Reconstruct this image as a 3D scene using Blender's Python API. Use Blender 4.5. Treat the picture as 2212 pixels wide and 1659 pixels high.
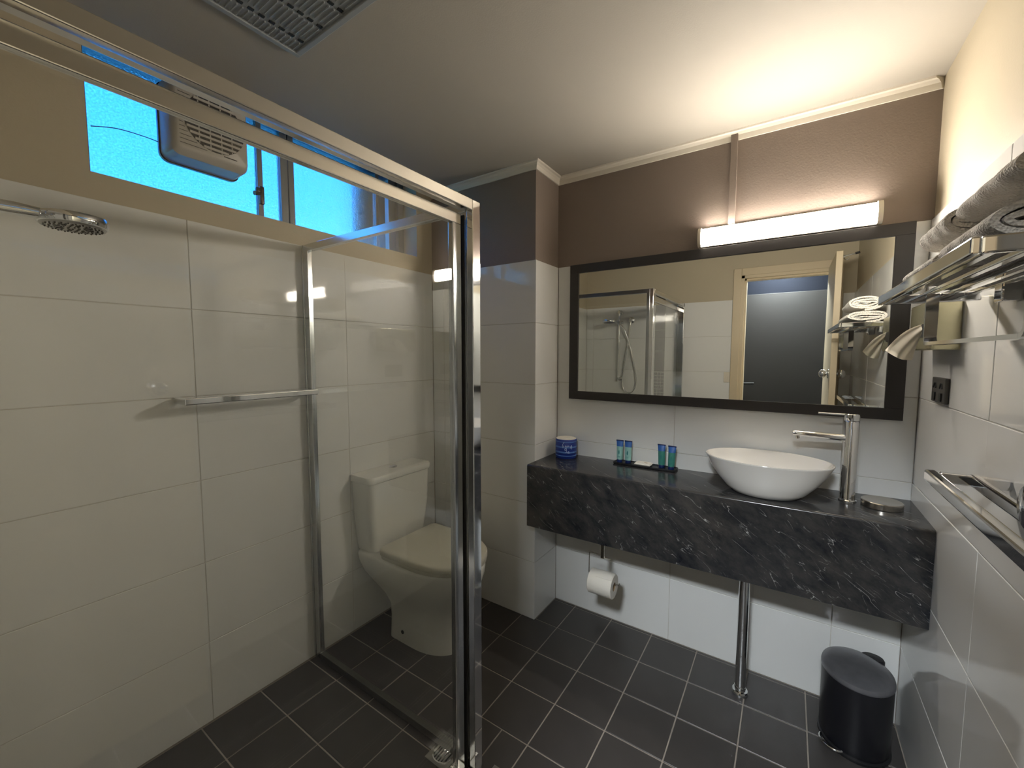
import bpy, bmesh, math, random
from mathutils import Vector, Matrix
random.seed(7)
S = bpy.context.scene
for o in list(bpy.data.objects): bpy.data.objects.remove(o)
COL = S.collection

# ------------------------------------------------------------------ camera
CX, CY, CZ = 1.7084, -1.955, 1.3482
YAW, PITCH, ROLL, FPX = 0.5916, -0.0723, 0.0016, 889.18
fwd = Vector((-math.sin(YAW)*math.cos(PITCH), math.cos(YAW)*math.cos(PITCH), math.sin(PITCH)))
rgt = Vector((math.cos(YAW), math.sin(YAW), 0)); up = rgt.cross(fwd)
r2 = math.cos(ROLL)*rgt + math.sin(ROLL)*up; u2 = -math.sin(ROLL)*rgt + math.cos(ROLL)*up
cd = bpy.data.cameras.new('camera'); cam = bpy.data.objects.new('camera', cd); COL.objects.link(cam)
cd.sensor_fit = 'HORIZONTAL'; cd.sensor_width = 36.0; cd.lens = FPX/2212*36.0
cd.clip_start = 0.01; cd.clip_end = 200
m = Matrix((r2, u2, -fwd)).transposed().to_4x4(); m.translation = (CX, CY, CZ); cam.matrix_world = m
S.camera = cam

# ------------------------------------------------------------------ world, exposure
LAMP = 32.5          # emission of the batten light diffuser
HALL_FILL = 118.0         # added fill light in the hallway, out of view behind the doorway
SKY = 2.8            # daylight outside the frosted window
w = bpy.data.worlds.new('world'); S.world = w; w.use_nodes = True
nt = w.node_tree; nt.nodes.clear()
out = nt.nodes.new('ShaderNodeOutputWorld'); bg = nt.nodes.new('ShaderNodeBackground')
tc = nt.nodes.new('ShaderNodeTexCoord'); sp = nt.nodes.new('ShaderNodeSeparateXYZ'); rp = nt.nodes.new('ShaderNodeValToRGB')
rp.color_ramp.elements[0].position = 0.0; rp.color_ramp.elements[0].color = (0.06, 0.24, 0.30, 1)
rp.color_ramp.elements[1].position = 0.75; rp.color_ramp.elements[1].color = (0.015, 0.14, 0.85, 1)
e = rp.color_ramp.elements.new(0.30); e.color = (0.022, 0.150, 0.46, 1)
nt.links.new(tc.outputs['Generated'], sp.inputs[0]); nt.links.new(sp.outputs['Z'], rp.inputs[0])
nt.links.new(rp.outputs[0], bg.inputs[0]); bg.inputs[1].default_value = SKY
nt.links.new(bg.outputs[0], out.inputs[0])
S.view_settings.view_transform = 'Standard'; S.view_settings.look = 'None'
S.view_settings.exposure = 1.66; S.view_settings.gamma = 1.0; S.view_settings.use_curve_mapping = False
S.cycles.use_denoising = True
S.cycles.max_bounces = 7; S.cycles.transparent_max_bounces = 12; S.cycles.glossy_bounces = 5
S.cycles.transmission_bounces = 4; S.cycles.diffuse_bounces = 4
S.cycles.use_adaptive_sampling = True; S.cycles.adaptive_threshold = 0.12; S.cycles.adaptive_min_samples = 16
S.cycles.caustics_reflective = False; S.cycles.caustics_refractive = False; S.cycles.sample_clamp_indirect = 6

# ------------------------------------------------------------------ materials
MATS = {}
def newmat(name):
    mt = bpy.data.materials.new(name); mt.use_nodes = True; MATS[name] = mt
    t = mt.node_tree; b = t.nodes['Principled BSDF']; return mt, t, b
def N(t, typ, **kw):
    n = t.nodes.new(typ)
    for k, v in kw.items(): setattr(n, k, v)
    return n
def mat(name, col, rough=0.5, metal=0.0, spec=0.5, var=0.0, vscale=8, bump=0.0, bscale=200, coat=0.0, stretch=None, emit=0):
    mt, t, b = newmat(name)
    b.inputs['Base Color'].default_value = (*col, 1); b.inputs['Roughness'].default_value = rough
    b.inputs['Metallic'].default_value = metal; b.inputs['Specular IOR Level'].default_value = spec
    b.inputs['Coat Weight'].default_value = coat; b.inputs['Coat Roughness'].default_value = 0.05
    tcn = N(t, 'ShaderNodeTexCoord'); mp = N(t, 'ShaderNodeMapping')
    t.links.new(tcn.outputs['Object'], mp.inputs[0])
    if stretch: mp.inputs['Scale'].default_value = stretch
    if var:
        nz = N(t, 'ShaderNodeTexNoise'); nz.inputs['Scale'].default_value = vscale; nz.inputs['Detail'].default_value = 5
        t.links.new(mp.outputs[0], nz.inputs['Vector'])
        mx = N(t, 'ShaderNodeMix', data_type='RGBA')
        mx.inputs[6].default_value = (*[max(0, c*(1-var)) for c in col], 1); mx.inputs[7].default_value = (*[min(1, c*(1+var)) for c in col], 1)
        t.links.new(nz.outputs['Fac'], mx.inputs[0]); t.links.new(mx.outputs[2], b.inputs['Base Color'])
    if bump:
        n2 = N(t, 'ShaderNodeTexNoise'); n2.inputs['Scale'].default_value = bscale; n2.inputs['Detail'].default_value = 3
        t.links.new(mp.outputs[0], n2.inputs['Vector'])
        bp = N(t, 'ShaderNodeBump'); bp.inputs['Strength'].default_value = bump; bp.inputs['Distance'].default_value = 0.002
        t.links.new(n2.outputs['Fac'], bp.inputs['Height']); t.links.new(bp.outputs[0], b.inputs['Normal'])
    if emit:
        b.inputs['Emission Color'].default_value = (*col, 1); b.inputs['Emission Strength'].default_value = emit
    return mt
mat('wall_tile', (0.81, 0.815, 0.80), 0.05, var=0.025, vscale=2.0)
mat('dark_tile', (0.075, 0.070, 0.068), 0.25, var=0.1, vscale=5)
mat('grout_wall', (0.62, 0.60, 0.55), 0.8)
mat('grout_floor', (0.33, 0.29, 0.25), 0.85, var=0.2, vscale=14)
mat('floor_tile', (0.056, 0.051, 0.049), 0.36, var=0.16, vscale=9, bump=0.12, bscale=300)
mat('brown_paint', (0.25, 0.20, 0.17), 0.62, bump=0.35, bscale=160, var=0.04, vscale=3)
mat('cream_paint', (0.52, 0.455, 0.335), 0.6, bump=0.25, bscale=180, var=0.03, vscale=3)
mat('ceiling_paint', (0.44, 0.41, 0.355), 0.75, bump=0.12, bscale=220)
mat('cornice_paint', (0.74, 0.69, 0.60), 0.5)
mat('door_cream', (0.62, 0.52, 0.36), 0.4, var=0.05, vscale=3)
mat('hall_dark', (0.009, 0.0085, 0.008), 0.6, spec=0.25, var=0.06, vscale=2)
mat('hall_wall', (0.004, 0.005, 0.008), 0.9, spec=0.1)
mat('hall_white', (0.62, 0.59, 0.53), 0.7)
mat('chrome', (0.78, 0.79, 0.80), 0.06, metal=1.0)
mat('polished_alu', (0.62, 0.64, 0.65), 0.17, metal=1.0)
mat('dark_alu', (0.20, 0.20, 0.18), 0.3, metal=1.0)
mat('satin_alu', (0.72, 0.70, 0.66), 0.20, metal=1.0)
mat('brushed_steel', (0.66, 0.62, 0.42), 0.26, metal=1.0, bump=0.05, bscale=60, stretch=(1, 40, 1))
mat('nickel', (0.52, 0.49, 0.44), 0.22, metal=1.0)
mat('steel_grey', (0.45, 0.45, 0.44), 0.3, metal=1.0)
mat('ceramic', (0.84, 0.84, 0.80), 0.10, spec=0.6, coat=0.4)
mat('basin_ceramic', (0.80, 0.78, 0.74), 0.10, spec=0.6, coat=0.4)
mat('seat_plastic', (0.70, 0.68, 0.58), 0.28)
mat('black_plastic', (0.012, 0.012, 0.014), 0.4)
mat('bin_body', (0.010, 0.010, 0.013), 0.32)
mat('bin_lid', (0.22, 0.22, 0.24), 0.35, metal=0.6, var=0.25, vscale=25)
mat('rubber', (0.008, 0.008, 0.008), 0.6)
mat('mirror_frame', (0.035, 0.032, 0.031), 0.42, var=0.08, vscale=30)
mat('fixture_white', (0.72, 0.66, 0.55), 0.4)
mat('fan_plastic', (0.50, 0.47, 0.42), 0.4)
mat('fan_dark', (0.035, 0.03, 0.027), 0.6)
mat('vent_grey', (0.34, 0.36, 0.37), 0.5)
mat('vent_dark', (0.02, 0.02, 0.02), 0.7)
mat('paper', (0.80, 0.77, 0.70), 0.9, bump=0.3, bscale=90)
mat('tissue', (0.88, 0.84, 0.74), 0.9)
mat('cardboard', (0.35, 0.25, 0.15), 0.9)
mat('wrap_blue', (0.010, 0.035, 0.24), 0.45)
mat('wrap_light', (0.09, 0.20, 0.52), 0.45)
mat('wrap_white', (0.55, 0.66, 0.85), 0.6)
mat('tube_cap', (0.006, 0.020, 0.11), 0.35)
mat('tube_blue', (0.03, 0.13, 0.44), 0.35)
mat('tube_pale', (0.30, 0.56, 0.52), 0.4)
mat('tube_green', (0.05, 0.24, 0.20), 0.3)
mat('tube_mark', (0.03, 0.20, 0.20), 0.5)
mat('outlet_grey', (0.085, 0.080, 0.075), 0.35, metal=0.4)
mat('bronze', (0.05, 0.04, 0.035), 0.35, metal=0.7)
mat('window_alu', (0.20, 0.22, 0.24), 0.4, metal=0.5)
mat('brick', (0.30, 0.20, 0.16), 0.9, var=0.25, vscale=40, bump=0.4)
mat('mortar', (0.45, 0.42, 0.38), 0.95)
mat('concrete', (0.3, 0.3, 0.28), 0.9)
mat('timber_stop', (0.45, 0.34, 0.2), 0.5)
# towel terry
def terry():
    mt, t, b = newmat('terry')
    b.inputs['Base Color'].default_value = (0.74, 0.70, 0.64, 1); b.inputs['Roughness'].default_value = 1.0
    b.inputs['Sheen Weight'].default_value = 0.3
    tcn = N(t, 'ShaderNodeTexCoord'); v = N(t, 'ShaderNodeTexVoronoi'); v.inputs['Scale'].default_value = 260
    t.links.new(tcn.outputs['Object'], v.inputs['Vector'])
    bp = N(t, 'ShaderNodeBump'); bp.inputs['Strength'].default_value = 0.9; bp.inputs['Distance'].default_value = 0.004
    t.links.new(v.outputs['Distance'], bp.inputs['Height']); t.links.new(bp.outputs[0], b.inputs['Normal'])
terry()
# dark laminate stone with fine slanting white veins
def marble():
    mt, t, b = newmat('dark_marble')
    tcn = N(t, 'ShaderNodeTexCoord'); sx = N(t, 'ShaderNodeSeparateXYZ'); t.links.new(tcn.outputs['Object'], sx.inputs[0])
    def lin(cs, off=0.0):
        acc = None
        for c, o in zip(cs, ('X', 'Y', 'Z')):
            m_ = N(t, 'ShaderNodeMath', operation='MULTIPLY_ADD'); m_.inputs[1].default_value = c
            t.links.new(sx.outputs[o], m_.inputs[0])
            if acc is None: m_.inputs[2].default_value = off
            else: t.links.new(acc, m_.inputs[2])
            acc = m_.outputs[0]
        return acc
    def vec(ang, fu, fv, off):
        c, s_ = math.cos(math.radians(ang)), math.sin(math.radians(ang)); cb = N(t, 'ShaderNodeCombineXYZ')
        t.links.new(lin((c*fu, 0.35*fu, -s_*fu), off), cb.inputs[0]); t.links.new(lin((s_*fv, 0.9*fv, c*fv), off*1.7), cb.inputs[1]); cb.inputs[2].default_value = off
        return cb.outputs[0]
    base = N(t, 'ShaderNodeTexNoise'); base.inputs['Scale'].default_value = 1; base.inputs['Detail'].default_value = 9; base.inputs['Roughness'].default_value = 0.68
    t.links.new(vec(38, 9, 16, 2.0), base.inputs['Vector'])
    rb = N(t, 'ShaderNodeValToRGB'); rb.color_ramp.elements[0].position = 0.34; rb.color_ramp.elements[0].color = (0.012, 0.014, 0.019, 1)
    rb.color_ramp.elements[1].position = 0.74; rb.color_ramp.elements[1].color = (0.064, 0.060, 0.056, 1)
    t.links.new(base.outputs['Fac'], rb.inputs[0]); prev = rb.outputs[0]
    for ang, fu, fv, wd, amt, off, lo in ((38, 4.5, 20, 0.0055, 0.95, 3.1, 0.53), (30, 7, 34, 0.008, 0.75, 7.7, 0.585), (52, 6, 26, 0.006, 0.75, 11.3, 0.57), (36, 13, 70, 0.016, 0.32, 15.9, 0.55)):
        n = N(t, 'ShaderNodeTexNoise'); n.inputs['Scale'].default_value = 1; n.inputs['Detail'].default_value = 2.5; n.inputs['Distortion'].default_value = 0.25
        t.links.new(vec(ang, fu, fv, off), n.inputs['Vector'])
        d = N(t, 'ShaderNodeMath', operation='SUBTRACT'); d.inputs[1].default_value = 0.5; t.links.new(n.outputs['Fac'], d.inputs[0])
        a = N(t, 'ShaderNodeMath', operation='ABSOLUTE'); t.links.new(d.outputs[0], a.inputs[0])
        mr = N(t, 'ShaderNodeMapRange'); mr.inputs['From Min'].default_value = 0; mr.inputs['From Max'].default_value = wd
        mr.inputs['To Min'].default_value = 1; mr.inputs['To Max'].default_value = 0; t.links.new(a.outputs[0], mr.inputs['Value'])
        k = N(t, 'ShaderNodeTexNoise'); k.inputs['Scale'].default_value = 1; k.inputs['Detail'].default_value = 3; t.links.new(vec(ang+10, 14, 24, off+4), k.inputs['Vector'])
        kr = N(t, 'ShaderNodeMapRange'); kr.inputs['From Min'].default_value = lo; kr.inputs['From Max'].default_value = lo+0.14; t.links.new(k.outputs['Fac'], kr.inputs['Value'])
        mu = N(t, 'ShaderNodeMath', operation='MULTIPLY'); t.links.new(mr.outputs[0], mu.inputs[0]); t.links.new(kr.outputs[0], mu.inputs[1])
        m5 = N(t, 'ShaderNodeMath', operation='MULTIPLY'); m5.inputs[1].default_value = amt; t.links.new(mu.outputs[0], m5.inputs[0])
        mx = N(t, 'ShaderNodeMix', data_type='RGBA'); mx.inputs[7].default_value = (0.55, 0.55, 0.54, 1)
        t.links.new(m5.outputs[0], mx.inputs[0]); t.links.new(prev, mx.inputs[6]); prev = mx.outputs[2]
    t.links.new(prev, b.inputs['Base Color']); b.inputs['Roughness'].default_value = 0.17; b.inputs['Specular IOR Level'].default_value = 0.6
marble()
def clear_glass(name, tint, f0=0.045):
    mt, t, b = newmat(name); t.nodes.remove(b); o = t.nodes['Material Output']
    g = N(t, 'ShaderNodeNewGeometry'); dt = N(t, 'ShaderNodeVectorMath', operation='DOT_PRODUCT')
    t.links.new(g.outputs['Incoming'], dt.inputs[0]); t.links.new(g.outputs['Normal'], dt.inputs[1])
    ab = N(t, 'ShaderNodeMath', operation='ABSOLUTE'); t.links.new(dt.outputs['Value'], ab.inputs[0])
    om = N(t, 'ShaderNodeMath', operation='SUBTRACT'); om.inputs[0].default_value = 1; t.links.new(ab.outputs[0], om.inputs[1])
    pw = N(t, 'ShaderNodeMath', operation='POWER'); pw.inputs[1].default_value = 5; t.links.new(om.outputs[0], pw.inputs[0])
    ma = N(t, 'ShaderNodeMath', operation='MULTIPLY_ADD'); ma.inputs[1].default_value = 1-f0; ma.inputs[2].default_value = f0; t.links.new(pw.outputs[0], ma.inputs[0])
    tr = N(t, 'ShaderNodeBsdfTransparent'); tr.inputs[0].default_value = (*tint, 1)
    gl = N(t, 'ShaderNodeBsdfGlossy'); gl.inputs['Roughness'].default_value = 0.0; gl.inputs[0].default_value = (0.95, 0.95, 0.95, 1)
    mx = N(t, 'ShaderNodeMixShader'); t.links.new(ma.outputs[0], mx.inputs[0]); t.links.new(tr.outputs[0], mx.inputs[1]); t.links.new(gl.outputs[0], mx.inputs[2])
    t.links.new(mx.outputs[0], o.inputs[0])
clear_glass('shower_glass', (0.992, 0.996, 0.988))
def frosted():
    mt, t, b = newmat('frosted_glass'); t.nodes.remove(b); o = t.nodes['Material Output']
    tcn = N(t, 'ShaderNodeTexCoord'); v = N(t, 'ShaderNodeTexVoronoi'); v.inputs['Scale'].default_value = 160; t.links.new(tcn.outputs['Object'], v.inputs['Vector'])
    bp = N(t, 'ShaderNodeBump'); bp.inputs['Strength'].default_value = 1.0; bp.inputs['Distance'].default_value = 0.004; t.links.new(v.outputs['Distance'], bp.inputs['Height'])
    rf = N(t, 'ShaderNodeBsdfRefraction'); rf.inputs['Roughness'].default_value = 0.35; rf.inputs['IOR'].default_value = 1.12
    rf.inputs[0].default_value = (0.80, 0.95, 0.95, 1); t.links.new(bp.outputs[0], rf.inputs['Normal'])
    tr = N(t, 'ShaderNodeBsdfTransparent')
    n_ = N(t, 'ShaderNodeTexNoise'); n_.inputs['Scale'].default_value = 190; n_.inputs['Detail'].default_value = 1.5; t.links.new(tcn.outputs['Object'], n_.inputs['Vector'])
    cr = N(t, 'ShaderNodeValToRGB'); cr.color_ramp.elements[0].position = 0.40; cr.color_ramp.elements[0].color = (0.42, 0.60, 0.66, 1); cr.color_ramp.elements[1].position = 0.62; cr.color_ramp.elements[1].color = (0.80, 0.97, 0.97, 1)
    t.links.new(n_.outputs['Fac'], cr.inputs[0]); t.links.new(cr.outputs[0], tr.inputs[0])
    gl = N(t, 'ShaderNodeBsdfGlossy'); gl.inputs['Roughness'].default_value = 0.25
    m1 = N(t, 'ShaderNodeMixShader'); m1.inputs[0].default_value = 0.5; t.links.new(rf.outputs[0], m1.inputs[1]); t.links.new(tr.outputs[0], m1.inputs[2])
    m2 = N(t, 'ShaderNodeMixShader'); m2.inputs[0].default_value = 0.05; t.links.new(m1.outputs[0], m2.inputs[1]); t.links.new(gl.outputs[0], m2.inputs[2])
    t.links.new(m2.outputs[0], o.inputs[0])
frosted()
def mirror_mat():
    mt, t, b = newmat('mirror_glass'); b.inputs['Base Color'].default_value = (0.86, 0.88, 0.85, 1); b.inputs['Metallic'].default_value = 1; b.inputs['Roughness'].default_value = 0.0
mirror_mat()
def lamp_mat():
    mt, t, b = newmat('lamp_diffuser'); b.inputs['Base Color'].default_value = (0.9, 0.9, 0.88, 1)
    b.inputs['Emission Color'].default_value = (1.0, 0.91, 0.79, 1); b.inputs['Emission Strength'].default_value = LAMP
lamp_mat()
def hall_fill():
    mt, t, b = newmat('hall_fill'); b.inputs['Base Color'].default_value = (0.9, 0.9, 0.88, 1)
    b.inputs['Emission Color'].default_value = (0.90, 0.96, 1.0, 1); b.inputs['Emission Strength'].default_value = HALL_FILL
hall_fill()

# ------------------------------------------------------------------ mesh helpers
def B(): return bmesh.new()
def box(bm, x0, x1, y0, y1, z0, z1, bev=0.0, seg=2):
    vs = [bm.verts.new((x, y, z)) for x in (x0, x1) for y in (y0, y1) for z in (z0, z1)]
    fs = [(0, 1, 3, 2), (4, 6, 7, 5), (0, 4, 5, 1), (2, 3, 7, 6), (0, 2, 6, 4), (1, 5, 7, 3)]
    ff = [bm.faces.new([vs[i] for i in f]) for f in fs]
    if bev:
        es = list({e for f in ff for e in f.edges})
        bmesh.ops.bevel(bm, geom=es, offset=bev, segments=seg, profile=0.5, affect='EDGES')
    return bm
def frame_of(d):
    d = d.normalized(); a = Vector((0, 0, 1)) if abs(d.z) < 0.9 else Vector((1, 0, 0))
    u = d.cross(a).normalized(); return u, d.cross(u).normalized()
def loft(bm, rings, cap0=True, cap1=True, closed=True):
    R = [[bm.verts.new(p) for p in r] for r in rings]
    n = len(R[0])
    for a, b in zip(R, R[1:]):
        for i in range(n if closed else n-1):
            j = (i+1) % n
            try: bm.faces.new((a[i], a[j], b[j], b[i]))
            except ValueError: pass
    if cap0: bm.faces.new(R[0][::-1])
    if cap1: bm.faces.new(R[-1])
    return bm
def tube(bm, pts, r, n=12, caps=True):
    pts = [Vector(p) for p in pts]; rings = []; u = None
    rr = r if isinstance(r, (list, tuple)) else [r]*len(pts)
    for i, p in enumerate(pts):
        d = (pts[min(i+1, len(pts)-1)] - pts[max(i-1, 0)])
        if u is None: u, v = frame_of(d)
        else:
            d = d.normalized(); u = (u - d*u.dot(d)).normalized(); v = d.cross(u)
        rings.append([p + rr[i]*(math.cos(a)*u + math.sin(a)*v) for a in [2*math.pi*k/n for k in range(n)]])
    return loft(bm, rings, caps, caps)
def lathe(bm, c, prof, n=32, ax=(1, 1), cap0=True, cap1=True):
    # prof = [(r,z)...] around vertical axis through c; ax = x / y scale
    rings = [[Vector((c[0]+max(r, 1e-4)*ax[0]*math.cos(a), c[1]+max(r, 1e-4)*ax[1]*math.sin(a), c[2]+z)) for a in [2*math.pi*k/n for k in range(n)]] for r, z in prof]
    return loft(bm, rings, cap0, cap1)
def disc(bm, c, d, prof, n=28):
    # prof = [(r, h)...] along direction d from c
    c = Vector(c); d = Vector(d).normalized(); u, v = frame_of(d)
    rings = [[c + d*h + max(r, 1e-4)*(math.cos(a)*u+math.sin(a)*v) for a in [2*math.pi*k/n for k in range(n)]] for r, h in prof]
    return loft(bm, rings)
def bez(pts, n=12):
    # Catmull-Rom through points
    P = [Vector(p) for p in pts]; P = [2*P[0]-P[1]] + P + [2*P[-1]-P[-2]]; o = []
    for i in range(1, len(P)-2):
        for k in range(n):
            t = k/n; a, b, c, d = P[i-1], P[i], P[i+1], P[i+2]
            o.append(0.5*((2*b)+(-a+c)*t+(2*a-5*b+4*c-d)*t*t+(-a+3*b-3*c+d)*t**3))
    o.append(P[-2]); return o
def make(name, bm, mt, parent=None, smooth=None, origin=None):
    bmesh.ops.recalc_face_normals(bm, faces=bm.faces)
    off = Vector((0, 0, 0))
    if parent is not None:
        p = parent
        while p is not None: off += p.location; p = p.parent
    elif origin is not None: off = Vector(origin)
    if off.length: bmesh.ops.translate(bm, verts=bm.verts, vec=-off)
    me = bpy.data.meshes.new(name); bm.to_mesh(me); bm.free()
    for mm in (mt if isinstance(mt, (list, tuple)) else [mt]): me.materials.append(MATS[mm])
    if smooth:
        me.shade_smooth(); me.set_sharp_from_angle(angle=math.radians(smooth))
    o = bpy.data.objects.new(name, me); COL.objects.link(o)
    if parent is not None: o.parent = parent
    elif origin is not None: o.location = origin
    return o
def tag(o, label, cat, group=None):
    o['label'] = label; o['category'] = cat
    if group: o['group'] = group
    return o
def thing(name, label, cat, loc, group=None):
    o = bpy.data.objects.new(name, None); o.empty_display_size = 0.05; o.location = loc; COL.objects.link(o)
    return tag(o, label, cat, group)
def struct(name, bm, mt, label=None, smooth=None):
    o = make(name, bm, mt, smooth=smooth); o['kind'] = 'structure'
    if label: o['label'] = label
    return o
TILES = {}
def tile_mesh(w, h, t, mt, bv=0.0012):
    key = (round(w, 4), round(h, 4), round(t, 4), mt)
    if key in TILES: return TILES[key]
    me = bpy.data.meshes.new('tile')
    v = []
    for z, i in ((-t, 0), (-bv, 0), (0, bv)):
        v += [(i, i, z), (w-i, i, z), (w-i, h-i, z), (i, h-i, z)]
    f = [(8, 9, 10, 11)]
    for a in (0, 4):
        for k in range(4): f.append((a+k, a+(k+1) % 4, a+4+(k+1) % 4, a+4+k))
    me.from_pydata(v, [], f); me.materials.append(MATS[mt]); me.update(); TILES[key] = me
    return me
def tile(parent, name, origin, ux, uy, w, h, t, mt, j=0.0):
    # origin = lower-left corner on the face plane; ux, uy in-plane axes, normal = ux x uy
    ux = Vector(ux); uy = Vector(uy); n = ux.cross(uy)
    o = bpy.data.objects.new(name, tile_mesh(w, h, t, mt)); COL.objects.link(o); o.parent = parent
    M = Matrix((ux, uy, n)).transposed().to_4x4(); M = M @ Matrix.Rotation(random.uniform(-j, j)*5, 4, 'X') @ Matrix.Rotation(random.uniform(-j, j)*5, 4, 'Y')
    M.translation = Vector(origin)+n*random.uniform(-j, j); o.matrix_local = M
    return o

XN, YN, W, YF, ZC = 0.687, -0.230, 2.085, -1.970, 2.255      # nib edge, right wall, front wall, ceiling
HT = 1.8; TT = 0.008; G = 0.0024                              # tile top, tile thickness, wall joint
ROWS = [(0.3*k, 0.3*(k+1)) for k in range(6)]
# ------------------------------------------------------------------ setting
# left wall with the window opening
WY0, WY1, WZ0, WZ1 = -1.611, -0.336, 1.88, 2.31
bm = B(); X0, X1 = -0.24, -TT
box(bm, X0, X1, YF-0.1, 0.2, -0.1, WZ0); box(bm, X0, X1, YF-0.1, WY0, WZ0, WZ1); box(bm, X0, X1, WY1, 0.2, WZ0, WZ1); box(bm, X0, X1, YF-0.1, 0.2, WZ1, 2.5)
wl = struct('wall_left', bm, 'cream_paint')
bm = B(); box(bm, -TT, -0.0022, YF, YN, 0, HT-0.001); make('grout', bm, 'grout_wall', wl)
cols = [(YF, -1.3845), (-1.3845, -0.7895), (-0.7895, YN)]
for z0, z1 in ROWS:
    for a, b in cols: tile(wl, 'tile', (0, a+G/2, z0+G/2), (0, 1, 0), (0, 0, 1), b-a-G, z1-z0-G, 0.0075, 'wall_tile', 0.0004)
# nib (boxed-out corner)
bm = B(); box(bm, -0.1, XN-TT, YN+TT, 0.15, -0.1, 2.5); wn = struct('wall_nib', bm, 'brown_paint')
bm = B(); box(bm, 0, XN-0.0022, YN+0.0022, 0, 0, HT-0.001); make('grout', bm, 'grout_wall', wn)
for z0, z1 in ROWS:
    for a, b in ((0.001, 0.087), (0.087, XN)): tile(wn, 'tile', (a+G/2, YN, z0+G/2), (1, 0, 0), (0, 0, 1), b-a-G*(0.5 if b == XN else 1), z1-z0-G, 0.0075, 'wall_tile', 0.0003)
    tile(wn, 'tile', (XN, YN+0.001, z0+G/2), (0, 1, 0), (0, 0, 1), -YN-0.002, z1-z0-G, 0.0075, 'wall_tile', 0.0003)
# back wall
bm = B(); box(bm, XN-0.1, W+0.2, TT, 0.2, -0.1, 2.5); wb = struct('wall_back', bm, 'brown_paint')
bm = B(); box(bm, XN, W, 0.0022, TT, 0, HT-0.001); make('grout', bm, 'grout_wall', wb)
for z0, z1 in ROWS:
    for a, b in ((XN, 1.287), (1.287, 1.887), (1.887, W)): tile(wb, 'tile', (a+G/2, 0, z0+G/2), (1, 0, 0), (0, 0, 1), b-a-G, z1-z0-G, 0.0075, 'wall_tile', 0.0004)
# right wall
bm = B(); box(bm, W+TT, W+0.2, YF-0.1, 0.2, -0.1, 2.5); wr = struct('wall_right', bm, 'cream_paint')
bm = B(); box(bm, W+0.0022, W+TT, YF, 0, 0, HT-0.001); make('grout', bm, 'grout_wall', wr)
for z0, z1 in ROWS:
    for a, b in ((-0.603, 0), (-1.203, -0.603), (-1.803, -1.203), (YF, -1.803)): tile(wr, 'tile', (W, b-G/2, z0+G/2), (0, -1, 0), (0, 0, 1), b-a-G, z1-z0-G, 0.0075, 'wall_tile', 0.0004)
# front wall behind the camera, with the doorway
DX0, DX1, DZ = 1.36, 1.965, 1.99
bm = B(); y0, y1 = YF-0.11, YF-TT
box(bm, -0.1, DX0, y0, y1, -0.1, 2.5); box(bm, DX1, 3.0, y0, y1, -0.1, 2.5); box(bm, DX0, DX1, y0, y1, DZ, 2.5)
wf = struct('wall_front', bm, 'cream_paint')
bm = B(); box(bm, 0, 1.30, YF-TT, YF-0.0022, 0, HT-0.001); box(bm, 2.02, W, YF-TT, YF-0.0022, 0, HT-0.001); make('grout', bm, 'grout_wall', wf)
for z0, z1 in ROWS:
    for a, b in ((0, 0.075), (0.075, 0.675), (0.765, 1.30), (2.02, W)): tile(wf, 'tile', (b-G/2, YF, z0+G/2), (-1, 0, 0), (0, 0, 1), b-a-G, z1-z0-G, 0.0075, 'wall_tile', 0.0003)
for z0, z1 in ((1.57, 1.80), (1.38, 1.57), (1.19, 1.38)): tile(wf, 'feature_tile', (0.765-G/2, YF, z0+G/2), (-1, 0, 0), (0, 0, 1), 0.09-G, z1-z0-G, 0.0075, 'dark_tile')
for k in range(38):
    z = 1.187-(k+1)*0.031
    for i in range(3): tile(wf, 'mosaic_tile', (0.764-i*0.030, YF, z), (-1, 0, 0), (0, 0, 1), 0.027, 0.0275, 0.0075, 'dark_tile', 0.0005)
# floor
bm = B(); box(bm, -0.1, W+0.1, YF-0.12, 0.1, -0.12, -0.0025); fl = struct('floor', bm, 'grout_floor')
s = 0.2013; GF = 0.0048
xs = [0.0053+s*i for i in range(0, 11)] + [W]
ys = [0.0, -0.0145] + [-0.0145-s*k for k in range(1, 10)] + [YF]
ys = sorted(set(ys))
for i in range(len(xs)-1):
    for k in range(len(ys)-1):
        a, b, c, d = xs[i], xs[i+1], ys[k], ys[k+1]
        if b < XN+0.01 and c > YN-0.005: continue
        spans = [(a, b)]
        if a < 0.905 < b and d <= -0.81: spans = [(a, 0.905), (0.905, b)]
        for p, q in spans:
            if a < XN < b and c > YN-0.02: p = XN
            if q-p < 0.012 or d-c < 0.008: continue
            tile(fl, 'tile', (p+GF/2, c+GF/2, 0), (1, 0, 0), (0, 1, 0), q-p-GF, d-c-GF, 0.006, 'floor_tile', 0.0004)
# ceiling, cornices
bm = B(); box(bm, 0-TT, W+0.1, YF-0.1, 0.1, ZC, ZC+0.1); struct('ceiling', bm, 'ceiling_paint')
def cornice(name, p, q, nrm, ext0=0, ext1=0):
    p = Vector(p); q = Vector(q); n = Vector(nrm); d = (q-p).normalized(); bm = B()
    prof = [(0, -0.036), (0.006, -0.036), (0.0075, -0.030), (0.010, -0.018), (0.017, -0.009), (0.024, -0.006), (0.026, 0), (0, 0)]
    r0 = [p - d*ext0*a + n*a + Vector((0, 0, z)) for a, z in prof]; r1 = [q + d*ext1*a + n*a + Vector((0, 0, z)) for a, z in prof]
    loft(bm, [r0, r1]); return struct(name, bm, 'cornice_paint')
cornice('trim_1', (XN-TT, TT, ZC), (W+TT, TT, ZC), (0, -1, 0), -1, -1)
cornice('trim_2', (XN-TT, YN+TT, ZC), (XN-TT, TT, ZC), (1, 0, 0), 1, -1)
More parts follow.
